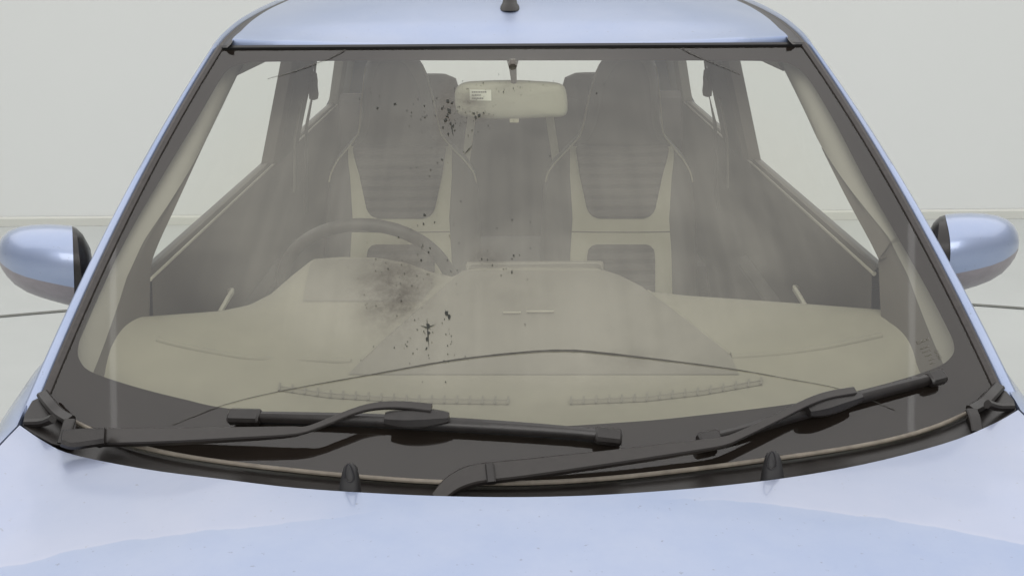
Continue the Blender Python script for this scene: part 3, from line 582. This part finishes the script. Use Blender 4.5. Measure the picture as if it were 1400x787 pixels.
# body sides -----------------------------------------------------------------
def sx(z): return .625+(1.15-z)*.26 if z > 1.15 else .625     # half width of the cabin inside
for sgn in (-1, 1):
    # doors: outer skin and inner card
    for y0, y1 in ((.53, 1.72), (1.726, 2.90)):
        ys = np.linspace(y0, y1, 12); mb = MB()
        mb.grid([[(sgn*x, y, z) for x, z in ((.645, 1.150), (.672, 1.130), (.70, 1.07), (.76, .98), (.80, .85), (.815, .68), (.80, .45), (.77, .30))] for y in ys])
        door = obj('door', mb, PAINT, car)
        mb = MB(); mb.grid([[(sgn*x, y, z) for x, z in ((.645, 1.153), (.635, 1.153), (.628, 1.14), (.635, 1.02), (.60, .90), (.59, .80), (.64, .70), (.65, .32))] for y in (ys if y0 < 1 else np.concatenate([[1.68], ys]))]); obj('door_card', mb, DOORIN, door)
        mb = MB(); mb.tube([(sgn*.632, y, 1.142) for y in ys], .004, 8); obj('sill_trim', mb, BELTTR, door)
        mb = MB(); mb.sweep([(sgn*.654, y, 1.144) for y in ys], .016, .010, np.array([0, 0, 1.]), .5); obj('belt_seal', mb, SEAL, door)
        mb = MB(); yy = np.linspace(y0+(.0 if y0 < 1 else .02), y1-.02, 8); mb.grid([[(sgn*(sx(z)+.012), lerp(max(y0, .30+(z-1.03)/.48*.69) if y0 < 1 else y0+.02, y1-.02, q), z) for z in np.linspace(1.15, 1.46, 6)] for q in np.linspace(0, 1, 8)]); obj('window_glass', mb, SIDEGLASS, door)
        if y0 < 1:
            mb = MB(); q = Px(307 if sgn < 0 else 1097, 404 if sgn < 0 else 400, sgn*.612); mb.sweep(spl([q+np.array([0, -.05, -.022]), q+np.array([-sgn*.012, -.02, 0]), q+np.array([-sgn*.014, .015, .006]), q+np.array([0, .045, -.004])], 12), .012, .008, np.array([-sgn, 0, 0.]), .5); obj('pull_handle', mb, PALEM, door)
            mb = MB(); mb.grid([[(sgn*(.60-.02*math.sin(math.pi*k)), y, lerp(.93, .88, k)) for k in np.linspace(0, 1, 6)] for y in np.linspace(.7, 1.5, 8)]); obj('arm_rest', mb, BOLSTER, door)
    # pillars: B, C and D with window openings between
    def strip(y0, y1, y0t, y1t, nm, m=DOORIN, z0=1.15, z1=1.475):
        mb = MB(); rows = []
        for z in np.linspace(z0, z1, 8):
            k = (z-z0)/(z1-z0); a, b = lerp(y0, y0t, k), lerp(y1, y1t, k); x = sx(z)
            rows.append([(sgn*(x+.03), a, z), (sgn*x, a+.004, z), (sgn*(x-.014), a+.02, z), (sgn*(x-.014), b-.02, z), (sgn*x, b-.004, z), (sgn*(x+.03), b, z)])
        mb.grid(rows); return obj(nm, mb, m, car)
    bp = strip(1.63, 1.97, 1.62, 1.97, 'pillar_trim', DOORIN)
    strip(2.86, 3.15, 2.67, 3.08, 'pillar_trim', TRIMIN)
    mb = MB(); mb.grid([[(sgn*x, y, z) for x, z in ((.56, 1.49), (.575, 1.46), (.548, 1.45), (.53, 1.475))] for y in np.linspace(.95, 2.95, 12)]); obj('roof_side_trim', mb, TRIMIN, car)
    # seat belt hanging on the B-pillar
    mb = MB(); x = lambda z: sgn*(sx(z)-.024)
    mb.sweep([(x(1.46), 1.84, 1.46), (x(1.38), 1.89, 1.38), (x(1.30), 1.96, 1.30), (x(1.2), 1.97, 1.2), (x(1.0), 1.95, .95)], .045, .003, np.array([-sgn, 0, .2]), .2); obj('belt_webbing', mb, BOLSTER, bp)
    mb = MB(); mb.sweep([(x(1.33), 1.92, 1.345), (x(1.3), 1.96, 1.315), (x(1.3), 1.97, 1.285)], [.04, .07, .05], .025, np.array([-sgn, 0, .2]), .7); obj('belt_guide', mb, DOORIN, bp)
    mb = MB(); mb.sweep([(x(1.30)-sgn*.004, 1.74, 1.30), (x(1.2)-sgn*.004, 1.75, 1.2), (x(1.1)-sgn*.004, 1.77, 1.05)], .022, .004, np.array([-sgn, 0, .2]), .3); obj('belt_webbing', mb, TRIMIN, bp)
    # A-pillar lining between glass edge and door window
    wpx = [(338, 78), (330, 92), (302, 150), (275, 206), (242, 278), (213, 342), (206, 372), (204, 432), (196, 480), (176, 520)] if sgn < 0 else [(1058, 74), (1068, 88), (1097, 146), (1123, 202), (1157, 270), (1197, 345), (1201, 364), (1204, 424), (1210, 470), (1225, 505)]
    wx = [.545, .55, .565, .58, .60, .622, .63, .632, .635, .64]
    wl_ = spl([Px(u, v, sgn*x_) for (u, v), x_ in zip(wpx, wx)], 40)
    mb, mw = MB(), MB(); rows, rw = [], []
    for i, q in enumerate(wl_):
        vq = proj(q)[1]; t = ip(vq, [(70, .985), (345, .42), (432, .24), (503, .02)]); g = glass(sgn*.999, t, -.010)
        f = ip(vq, [(190, 1), (345, .42), (400, .30), (520, .30)])
        m_ = lerp(g, q, .55)+np.array([-sgn*.012, -.004, .006])
        curve = lambda x: (1-x)**2*g+2*x*(1-x)*(2*m_-.5*g-.5*q)+x*x*q
        rows.append([curve(x) for x in np.linspace(0, f, 7)])
        if f < .999 or len(rw): rw.append([curve(max(0, f-.10))+np.array([sgn*.004, .006, -.003]), curve(f)+np.array([sgn*.001, .001, -.001])]+[curve(x)+np.array([sgn*.006*math.sin(math.pi*(x-f)/max(1e-3, 1-f)), 0, 0]) for x in np.linspace(f, 1, 6)[1:]]+[q+np.array([sgn*.03, .015, 0])])
    mb.grid(rows); lin = obj('pillar_lining', mb, TRIMIN, car, auto=25); mw.grid(rw); obj('lining_return', mw, DOORIN, lin, auto=25)
    # rear quarter and sill
    mb = MB(); mb.grid([[(sgn*x, y, z) for x, z in ((.645, 1.155), (.634, 1.152), (.628, 1.14), (.625, 1.0), (.60, .9), (.60, .3))] for y in (2.8, 2.9, 3.0, 3.1)]); obj('cabin_side_trim', mb, DOORIN, car)
    mb = MB(); mb.grid([[(sgn*x, y, z) for x, z in ((.56, 1.49), (.60, 1.40), (.66, 1.16), (.76, .98), (.80, .80), (.80, .45), (.76, .30))] for y in (2.906, 2.97, 3.04, 3.10)]); obj('rear_quarter', mb, PAINT, car)

# tailgate -----------------------------------------------------------------
tg = MB(); yb = lambda z: 3.14-(z-1.15)*.35
fr_out = [(-.67, 1.12), (.67, 1.12), (.575, 1.51), (-.575, 1.51)]; fr_in = [(-.47, 1.155), (.47, 1.155), (.42, 1.485), (-.42, 1.485)]
V = [(x, yb(z), z) for x, z in fr_out]+[(x, yb(z)-.01, z) for x, z in fr_in]+[(x, yb(z)-.06, z) for x, z in fr_in]+[(x, yb(z)-.06, z) for x, z in fr_out]
fs = []
for i in range(4): j = (i+1) % 4; fs += [(i, j, j+4, i+4), (i+4, j+4, j+8, i+8), (i+8, j+8, j+12, i+12)]
tg.add(V, fs); tg.add([(-.67, 3.15, 1.12), (.67, 3.15, 1.12), (.74, 3.25, .9), (-.74, 3.25, .9), (.76, 3.25, .3), (-.76, 3.25, .3)], [(0, 1, 2, 3), (3, 2, 4, 5)])
tail = obj('tailgate', tg, PAINT, car, smooth=False)
mb = MB(); mb.add([(x, yb(z)-.03, z) for x, z in fr_in], [(0, 1, 2, 3)]); obj('rear_window', mb, SIDEGLASS, tail, smooth=False)
mb = MB(); mb.box((0, 1.55, .32), 1.5, 3.3, .05); mb.box((0, .30, .62), 1.30, .04, .60); mb.box((0, 3.0, .7), 1.3, .04, .75); obj('floor_pan', mb, UNDER, car, smooth=False)
mb = MB(); mb.grid([[(x, y, 1.485+roofz(y)*.95+.022*(1-(x/.5)**2)) for x in np.linspace(-.53, .53, 12)] for y in np.linspace(1.06, 2.95, 16)]); obj('headliner', mb, TRIMIN, car)
for x in (-.70, .70):
    for y in (-.25, 2.55):
        mb = MB(); rows = []
        for dx, r_ in ((-.09, .20), (-.095, .26), (-.08, .292), (.08, .292), (.095, .26), (.09, .20)): rows.append([(x+dx, y+r_*math.cos(t), .292+r_*math.sin(t)) for t in np.linspace(0, 2*math.pi, 41)[:-1]])
        mb.grid(rows, True); wh = obj('wheel', mb, TYRE, car)
        mb = MB(); mb.grid([[(x+dx, y+r_*math.cos(t), .292+r_*math.sin(t)) for t in np.linspace(0, 2*math.pi, 41)[:-1]] for dx, r_ in ((-.085, .2), (-.05, .19), (-.05, .03), (.05, .03), (.05, .19), (.085, .2))], True); obj('rim', mb, RIMM, wh)

# dashboard -----------------------------------------------------------------
rear = [(150, 436, .45), (205, 432, .50), (300, 425, .55), (340, 417, .58), (370, 402, .61), (400, 376, .64), (428, 354, .69), (470, 351, .72), (515, 352, .72), (555, 359, .71), (590, 372, .70), (618, 378, .70), (640, 369, .70), (655, 366, .70), (730, 365, .70), (815, 366, .70), (850, 380, .68), (885, 398, .65), (940, 404, .62), (1000, 408, .60), (1100, 415, .55), (1205, 423, .50), (1260, 426, .45)]
def dashpt(c, s):      # c 0..1 across, s 0 = at the glass, 1 = rear edge
    k = c*(len(rear)-1); i = int(min(len(rear)-2, max(0, math.floor(k)))); f = k-i
    r4 = [rear[min(len(rear)-1, max(0, i+j))] for j in (-1, 0, 1, 2)]; a, b, cc, d = [np.array(q, float) for q in r4]
    q = lerp(b, cc, f); Rr = Py(*q)
    al = np.clip((Rr[0])/.74, -.93, .93); g = glass(al*1.0, .02, -.018)+np.array([0, .01, -.006])
    zz = Rr[2]; base = lerp(g[2], 1.05, sstep(0, 1, s)*.75); hump = (zz-lerp(g[2], 1.05, .75))*sstep(.45, 1.0, s)
    return np.array([lerp(g[0], Rr[0], s), lerp(g[1], Rr[1], s), base+hump])
mb = MB(); rows = []
for c in np.linspace(0, 1, 121):
    r_ = [dashpt(c, s) for s in np.linspace(0, 1, 40)]; e = r_[-1]
    r_ += [e+np.array([0, .012, -.006]), e+np.array([0, .018, -.03]), e+np.array([0, .02, -.12]), e+np.array([0, -.05, -.3]), e+np.array([0, -.1, -.6])]
    rows.append(r_)
mb.grid(rows); dashb = obj('dashboard', mb, DASH, car, auto=40)
def D(u, v, lift=.004):
    p = inv(dashpt, u, v, (np.interp(u, [q[0] for q in rear], np.linspace(0, 1, len(rear))), ip(v, [(370, .9), (560, .1)]))); p = np.clip(p, 0, 1)
    return dashpt(*p)+np.array([0, -.001, lift])
# darker middle of the dash, a flared panel
mb = MB(); rows = []
for v in np.linspace(372, 512, 26):
    l = ip(v, [(372, 632), (385, 618), (440, 556), (496, 492), (512, 476)]); r_ = ip(v, [(372, 826), (385, 868), (398, 882), (440, 938), (486, 998), (512, 1010)])
    rows.append([D(u, v, lerp(.004, .0012, sstep(470, 512, v))) for u in np.linspace(l, r_, 40)])
mb.grid(rows); cs = obj('centre_panel', mb, DASHDK, dashb, auto=40)
mb = MB(); mb.tube([D(u, v, .002) for u, v in ((886, 399), (920, 424), (960, 456), (998, 485))], .003, 6); obj('panel_piping', mb, DASH, cs); mb = MB(); mb.tube([D(u, v, .002) for u, v in ((612, 388), (570, 425), (530, 460), (494, 494))], .0025, 6); obj('panel_piping', mb, DASH, cs)
for px_ in (((215, 462), (250, 471), (300, 481), (350, 488), (420, 490), (480, 492)), ((1000, 486), (1060, 482), (1120, 474), (1170, 464), (1205, 456))):
    mb = MB(); mb.tube(spl([D(u, v, -.0035) for u, v in px_], 30), .006, 12); obj('dash_crease', mb, DASH, dashb)
mb = MB(); rows = []
for v in np.linspace(356, 412, 16):
    l = ip(v, [(356, 432), (364, 424), (412, 414)]); r_ = ip(v, [(356, 520), (366, 556), (378, 588), (390, 594), (412, 576)])
    rows.append([D(u, v, lerp(.003, .001, sstep(395, 412, v))) for u in np.linspace(l, r_, 24)])
mb.grid(rows); obj('instrument_hood', mb, DASHDK, dashb, auto=40)
# raised display in the middle with a pale edge
c = Py(731, 376, .715); mb = MB(); mb.box(c, .262, .022, .052); disp = obj('display', mb, DASHDK, dashb, smooth=False, bevel=.006)
mb = MB(); mb.tube([c+np.array([x, -.012, z]) for x, z in ((-.128, .012), (-.124, .022), (-.118, .0255), (.118, .0255), (.125, .022), (.129, .01), (.131, -.01))], .0013, 6); obj('display_edge', mb, TRIMIN, disp)
for u0, u1, v in ((688, 712, 432), (720, 757, 430.5)):
    mb = MB(); mb.sweep([D(u, v, .007) for u in np.linspace(u0, u1, 6)], .003, .003, np.array([0, 0, 1.]), .3); obj('chrome_sliver', mb, BELTTR, cs)
# defroster slots with combs
for u0, u1, fv in ((382, 694, [(382, 530), (450, 540), (560, 547), (694, 549)]), (780, 1040, [(780, 549), (880, 545), (960, 536), (1040, 522)])):
    us = np.linspace(u0, u1, 40); mb = MB(); mb.sweep([D(u, ip(u, fv)+2, .001) for u in us], .010, .003, np.array([0, -.3, 1.]), .2); vent = obj('defroster_vent', mb, VENTM, dashb)
    mb = MB(); k = int((u1-u0)/17)
    for i in range(k+1):
        u = u0+(u1-u0)*i/k; v = ip(u, fv); A = D(u, v+5, .003); B = D(u+1, v-4.5, .004); mb.sweep([A, (A+B)/2, B], .0013, .003, np.array([1., 0, 0]), .2)
    mb.tube([D(u, ip(u, fv), .003) for u in us], .0011, 6); obj('vent_comb', mb, DASHDK, vent)

# instrument hood is part of the dash rear line; steering wheel behind -----------
cw = Py(503, 396, 1.06); tl = R(27); ex = np.array([1., 0, 0]); ez = np.array([0, -math.sin(tl)*-1, math.cos(tl)]); ez = np.array([0, math.sin(tl)*-1, math.cos(tl)]); nn = np.cross(ex, ez)
rr = .187; mb = MB(); rows = []
for t in np.linspace(0, 2*math.pi, 73)[:-1]:
    d = ex*math.cos(t)+ez*math.sin(t); rows.append([cw+d*(rr+.0145*math.cos(q))+nn*.0135*math.sin(q) for q in np.linspace(0, 2*math.pi, 15)[:-1]])
rows.append(rows[0]); mb.grid(rows, True); sw = obj('steering_wheel', mb, WHEELM, car, auto=0)
mb = MB(); rows = []
for h, r_ in ((-.035, .03), (-.03, .065), (.0, .078), (.02, .07), (.03, .03)): rows.append([cw+nn*h+ex*r_*1.1*math.cos(t)+ez*r_*.85*math.sin(t) for t in np.linspace(0, 2*math.pi, 33)[:-1]])
mb.grid(rows, True, True); obj('hub', mb, WHEELM, sw)
for a_ in (R(8), R(172), R(270)):
    d = ex*math.cos(a_)+ez*math.sin(a_); mb = MB(); mb.sweep([cw+d*.06, cw+d*.12, cw+d*.18], [.06, .04, .035], .018, nn, .5); obj('spoke', mb, WHEELM, sw)
mb = MB(); mb.tube([cw-nn*.02, cw+np.array([0, -.3, -.12])], .045, 16); obj('column_shroud', mb, DASHDK, sw)

# seats ---------------------------------------------------------------------
HW = [(72, 20), (76, 27), (82, 33), (90, 39), (110, 46), (140, 51), (170, 54), (188, 60), (205, 76), (222, 92), (240, 101), (265, 105), (320, 108), (380, 110), (440, 112)]
def seat(cu):
    root = bpy.data.objects.new('seat', None); C.objects.link(root); root.parent = car
    yv = lambda v: ip(v, [(70, 1.86), (440, 1.52)])
    flip = 1 if cu < 700 else -1
    sh = lambda v: -flip*ip(v, [(72, 15), (84, 13), (130, 8), (190, 4), (240, 0)])
    def front(dx, v, w):         # dx, w in pixels
        c = Py(cu+sh(v)+dx, v, yv(v)); k = min(1, abs(dx)/w); head = sstep(235, 180, v)
        bulge = .075*(1-k**lerp(3.5, 2.6, head))**.7
        ridge = -.018*math.exp(-((k-.82)/.16)**2)*(1-head)       # side bolsters stand forward
        return c+np.array([0, .075-bulge+ridge, 0])
    W = lambda v: ip(v, HW)
    base = Py(cu, 440, yv(440)); P0 = np.array([base[0], base[1]+.05, .40]); root.location = Vector(P0-ROOT)
    def add(nm, mb, m, par=None, **k):
        o = obj(nm, mb, m, par or root, **k)
        if par is None: o.location = -Vector(P0)
        return o
    mb = MB(); rows = []
    vs = list(np.linspace(72, 240, 34))+list(np.linspace(248, 440, 22))
    for v in vs:
        w_ = W(v); f = [front(x*w_, v, w_) for x in np.linspace(-1, 1, 29)]; b = [p+np.array([0, .13*(1-abs(x)**3)**.5, 0]) for p, x in zip(f[::-1][1:-1], np.linspace(1, -1, 29)[1:-1])]
        b = [np.array([q[0], Py(cu, v, yv(v))[1]+.075+.07*(1-abs(x)**4)**.5, q[2]]) for q, x in zip(f[::-1][1:-1], np.linspace(1, -1, 29)[1:-1])]
        rows.append(f+b)
    mb.grid(rows, True, True); back = add('backrest', mb, BOLSTER, auto=0)
    def patch(rows_, lift):
        mb = MB(); mb.grid([[front(x, v, W(v))+np.array([0, -lift, lift*.2]) for x in np.linspace(l, r_, 22)] for v, l, r_ in rows_]); return mb
    # centre of the head part in fabric, cream frame, ribbed inserts
    add('head_cover', patch([(v, -(W(v)-16)*q, (W(v)-16)*q) for v, q in [(80, .6), (88, .85), (100, .95)]+[(v, 1) for v in np.linspace(115, 176, 8)]+[(190, 1), (204, .98)]], .003), FABRIC, back, auto=0)
    add('trim_panel', patch([(v, -ip(v, [(203, 72), (300, 66), (345, 69), (430, 71)]), ip(v, [(203, 72), (300, 66), (345, 69), (430, 71)])) for v in np.linspace(203, 430, 50)], .003), CREAM, back, auto=0)
    add('cushion_insert', patch([(v, -h, h) for v, h in [(198, 58), (205, 64)]+[(v, ip(v, [(205, 64.5), (285, 47)])) for v in np.linspace(210, 285, 18)]+[(291, 44), (296, 39), (299, 31)]], .007), INSERT, back, auto=0)
    add('cushion_insert', patch([(334, -34, 34), (336, -40, 40), (341, -44.5, 44.5), (348, -46, 46)]+[(v, -46.5, 46.5) for v in np.linspace(356, 428, 12)], .007), INSERT, back, auto=0)
    mb = MB(); mb.tube([front(x, 317, W(317))+np.array([0, -.004, 0]) for x in np.linspace(-67, 67, 20)], .0014, 6); add('seam', mb, DOORIN, back)
    for s_ in (-1, 1):
        mb = MB(); pts = [(x*W(v)*s_, v) for v, x in ((95, .98), (140, .97), (178, .97), (190, .95), (205, .93), (222, .94), (240, .97), (255, .99))]
        mb.tube(spl([front(x, v, W(v))+np.array([0, -.003, .001]) for x, v in pts], 40), .0022, 6); add('piping', mb, CREAM, back)
    # cushion
    xh = 108*3.2/F; mb = MB(); rows = []
    for y in np.linspace(0, .52, 12):
        yy = base[1]+.02-y; zt = .70+.05*y/.52; rows.append([(base[0]+x*xh, yy, z) for x, z in ((-1, .42), (-1, zt-.02), (-.85, zt+.02), (-.6, zt-.01), (0, zt-.015), (.6, zt-.01), (.85, zt+.02), (1, zt-.02), (1, .42))])
    mb.grid(rows, True, True); add('seat_cushion', mb, BOLSTER)
    mb = MB(); mb.box((base[0], base[1]-.2, .38), .36, .4, .08); add('seat_rail', mb, UNDER, smooth=False)
seat(548); seat(849)

# rear bench ---------------------------------------------------------------
mb = MB(); rows = []
for x in np.linspace(-.60, .60, 25):
    e = 1-.25*abs(x/.6)**8; rows.append([(x, 2.60, .55), (x, 2.64, .75), (x, 2.70, .98), (x, 2.76, 1.175*1), (x, 2.79, 1.195), (x, 2.85, 1.19), (x, 2.90, 1.0), (x, 2.90, .5)])
mb.grid(rows); bench = obj('rear_bench', mb, FABRIC, car)
mb = MB(); mb.grid([[(x, 2.02, .5), (x, 2.04, .68), (x, 2.1, .74), (x, 2.6, .72), (x, 2.62, .5)] for x in np.linspace(-.6, .6, 9)]); obj('bench_cushion', mb, FABRIC, bench)
for x in (-.19, .19):
    mb = MB(); mb.grid([[(x+d-.02*(1 if x > 0 else -1)*k*3, lerp(2.63, 2.755, k), lerp(.75, 1.165, k)) for d in (-.014, .014)] for k in np.linspace(0, 1, 8)]); obj('bench_strip', mb, CREAM, bench, smooth=False)
for x in (-.33, .33):
    mb = MB(); rows = []
    for z, wd, dp in ((1.18, .08, .03), (1.19, .115, .045), (1.24, .125, .05), (1.275, .115, .045), (1.29, .08, .03)): rows.append([(x*.93+wd*math.copysign(abs(math.cos(t))**.6, math.cos(t)), 2.80+dp*math.sin(t), z-.03) for t in np.linspace(0, 2*math.pi, 29)[:-1]])
    mb.grid(rows, True, True); obj('head_restraint', mb, FABRIC, bench)
mb = MB(); mb.box((0, 1.45, .62), .20, 1.1, .26); obj('centre_console', mb, DOORIN, car, smooth=False, bevel=.03)

# rear view mirror ------------------------------------------------------------
ym = .86; px = [(622, 140), (622, 126), (627, 117), (638, 112.5), (660, 111), (700, 110), (735, 111.5), (760, 113.5), (770, 117), (774, 125), (776, 143), (775, 154), (770, 158.5), (755, 160), (700, 162), (660, 161.5), (636, 159), (625, 153)]
lp_ = spl(px+[px[0]], 90)[:-1]; cc = np.array([699, 137]); rows = []
for s_, dy in ((.0, -.030), (.4, -.0295), (.7, -.028), (.86, -.024), (.94, -.019), (.985, -.010), (1, 0), (.99, .010), (.97, .014)): rows.append([Py(*(cc+(q-cc)*max(s_, .001)), ym)+np.array([0, dy, 0]) for q in lp_])
mb = MB(); mb.grid(rows, True); mb.add(rows[-1], [tuple(range(len(lp_)))]); rv = obj('rear_view_mirror', mb, MIRBACK, car, auto=60)
mb = MB(); g = G(701, 72, -.030)[0]; mb.sweep([g, Py(701, 92, ym-.05), Py(702, 104, ym-.025), Py(703, 118, ym-.012)], [.03, .014, .012, .010], [.02, .014, .012, .010], np.array([0, -1., .3]), .6); obj('mirror_stem', mb, DOORIN, rv)
mb = MB(); a_ = Py(703, 162.5, ym-.012); mb.box(a_, .018, .014, .014); obj('dip_lever', mb, CREAM, rv, smooth=False, bevel=.002)
mb = MB(); q = [Py(u, v, ym-.0315) for u, v in ((642, 122.5), (671.5, 123), (671.8, 138), (642.3, 137.5))]; mb.prism(q, (0, .0012, 0)); stk = obj('paper_label', mb, STICKER, rv, smooth=False)
mb = MB()
for v, l, r_ in ((126, 645, 664), (130.3, 645, 657.5), (134.6, 645, 661)):
    u = l
    while u < r_-1:
        wd = rs.uniform(1.2, 2.6); A = [Py(x, y, ym-.0325) for x, y in ((u, v-.9), (u+wd, v-.9), (u+wd, v+.9), (u, v+.9))]; mb.add(A, [(0, 1, 2, 3)]); u += wd+.5
obj('label_print', mb, INK, stk, smooth=False, recalc=False)
del car['is_root']
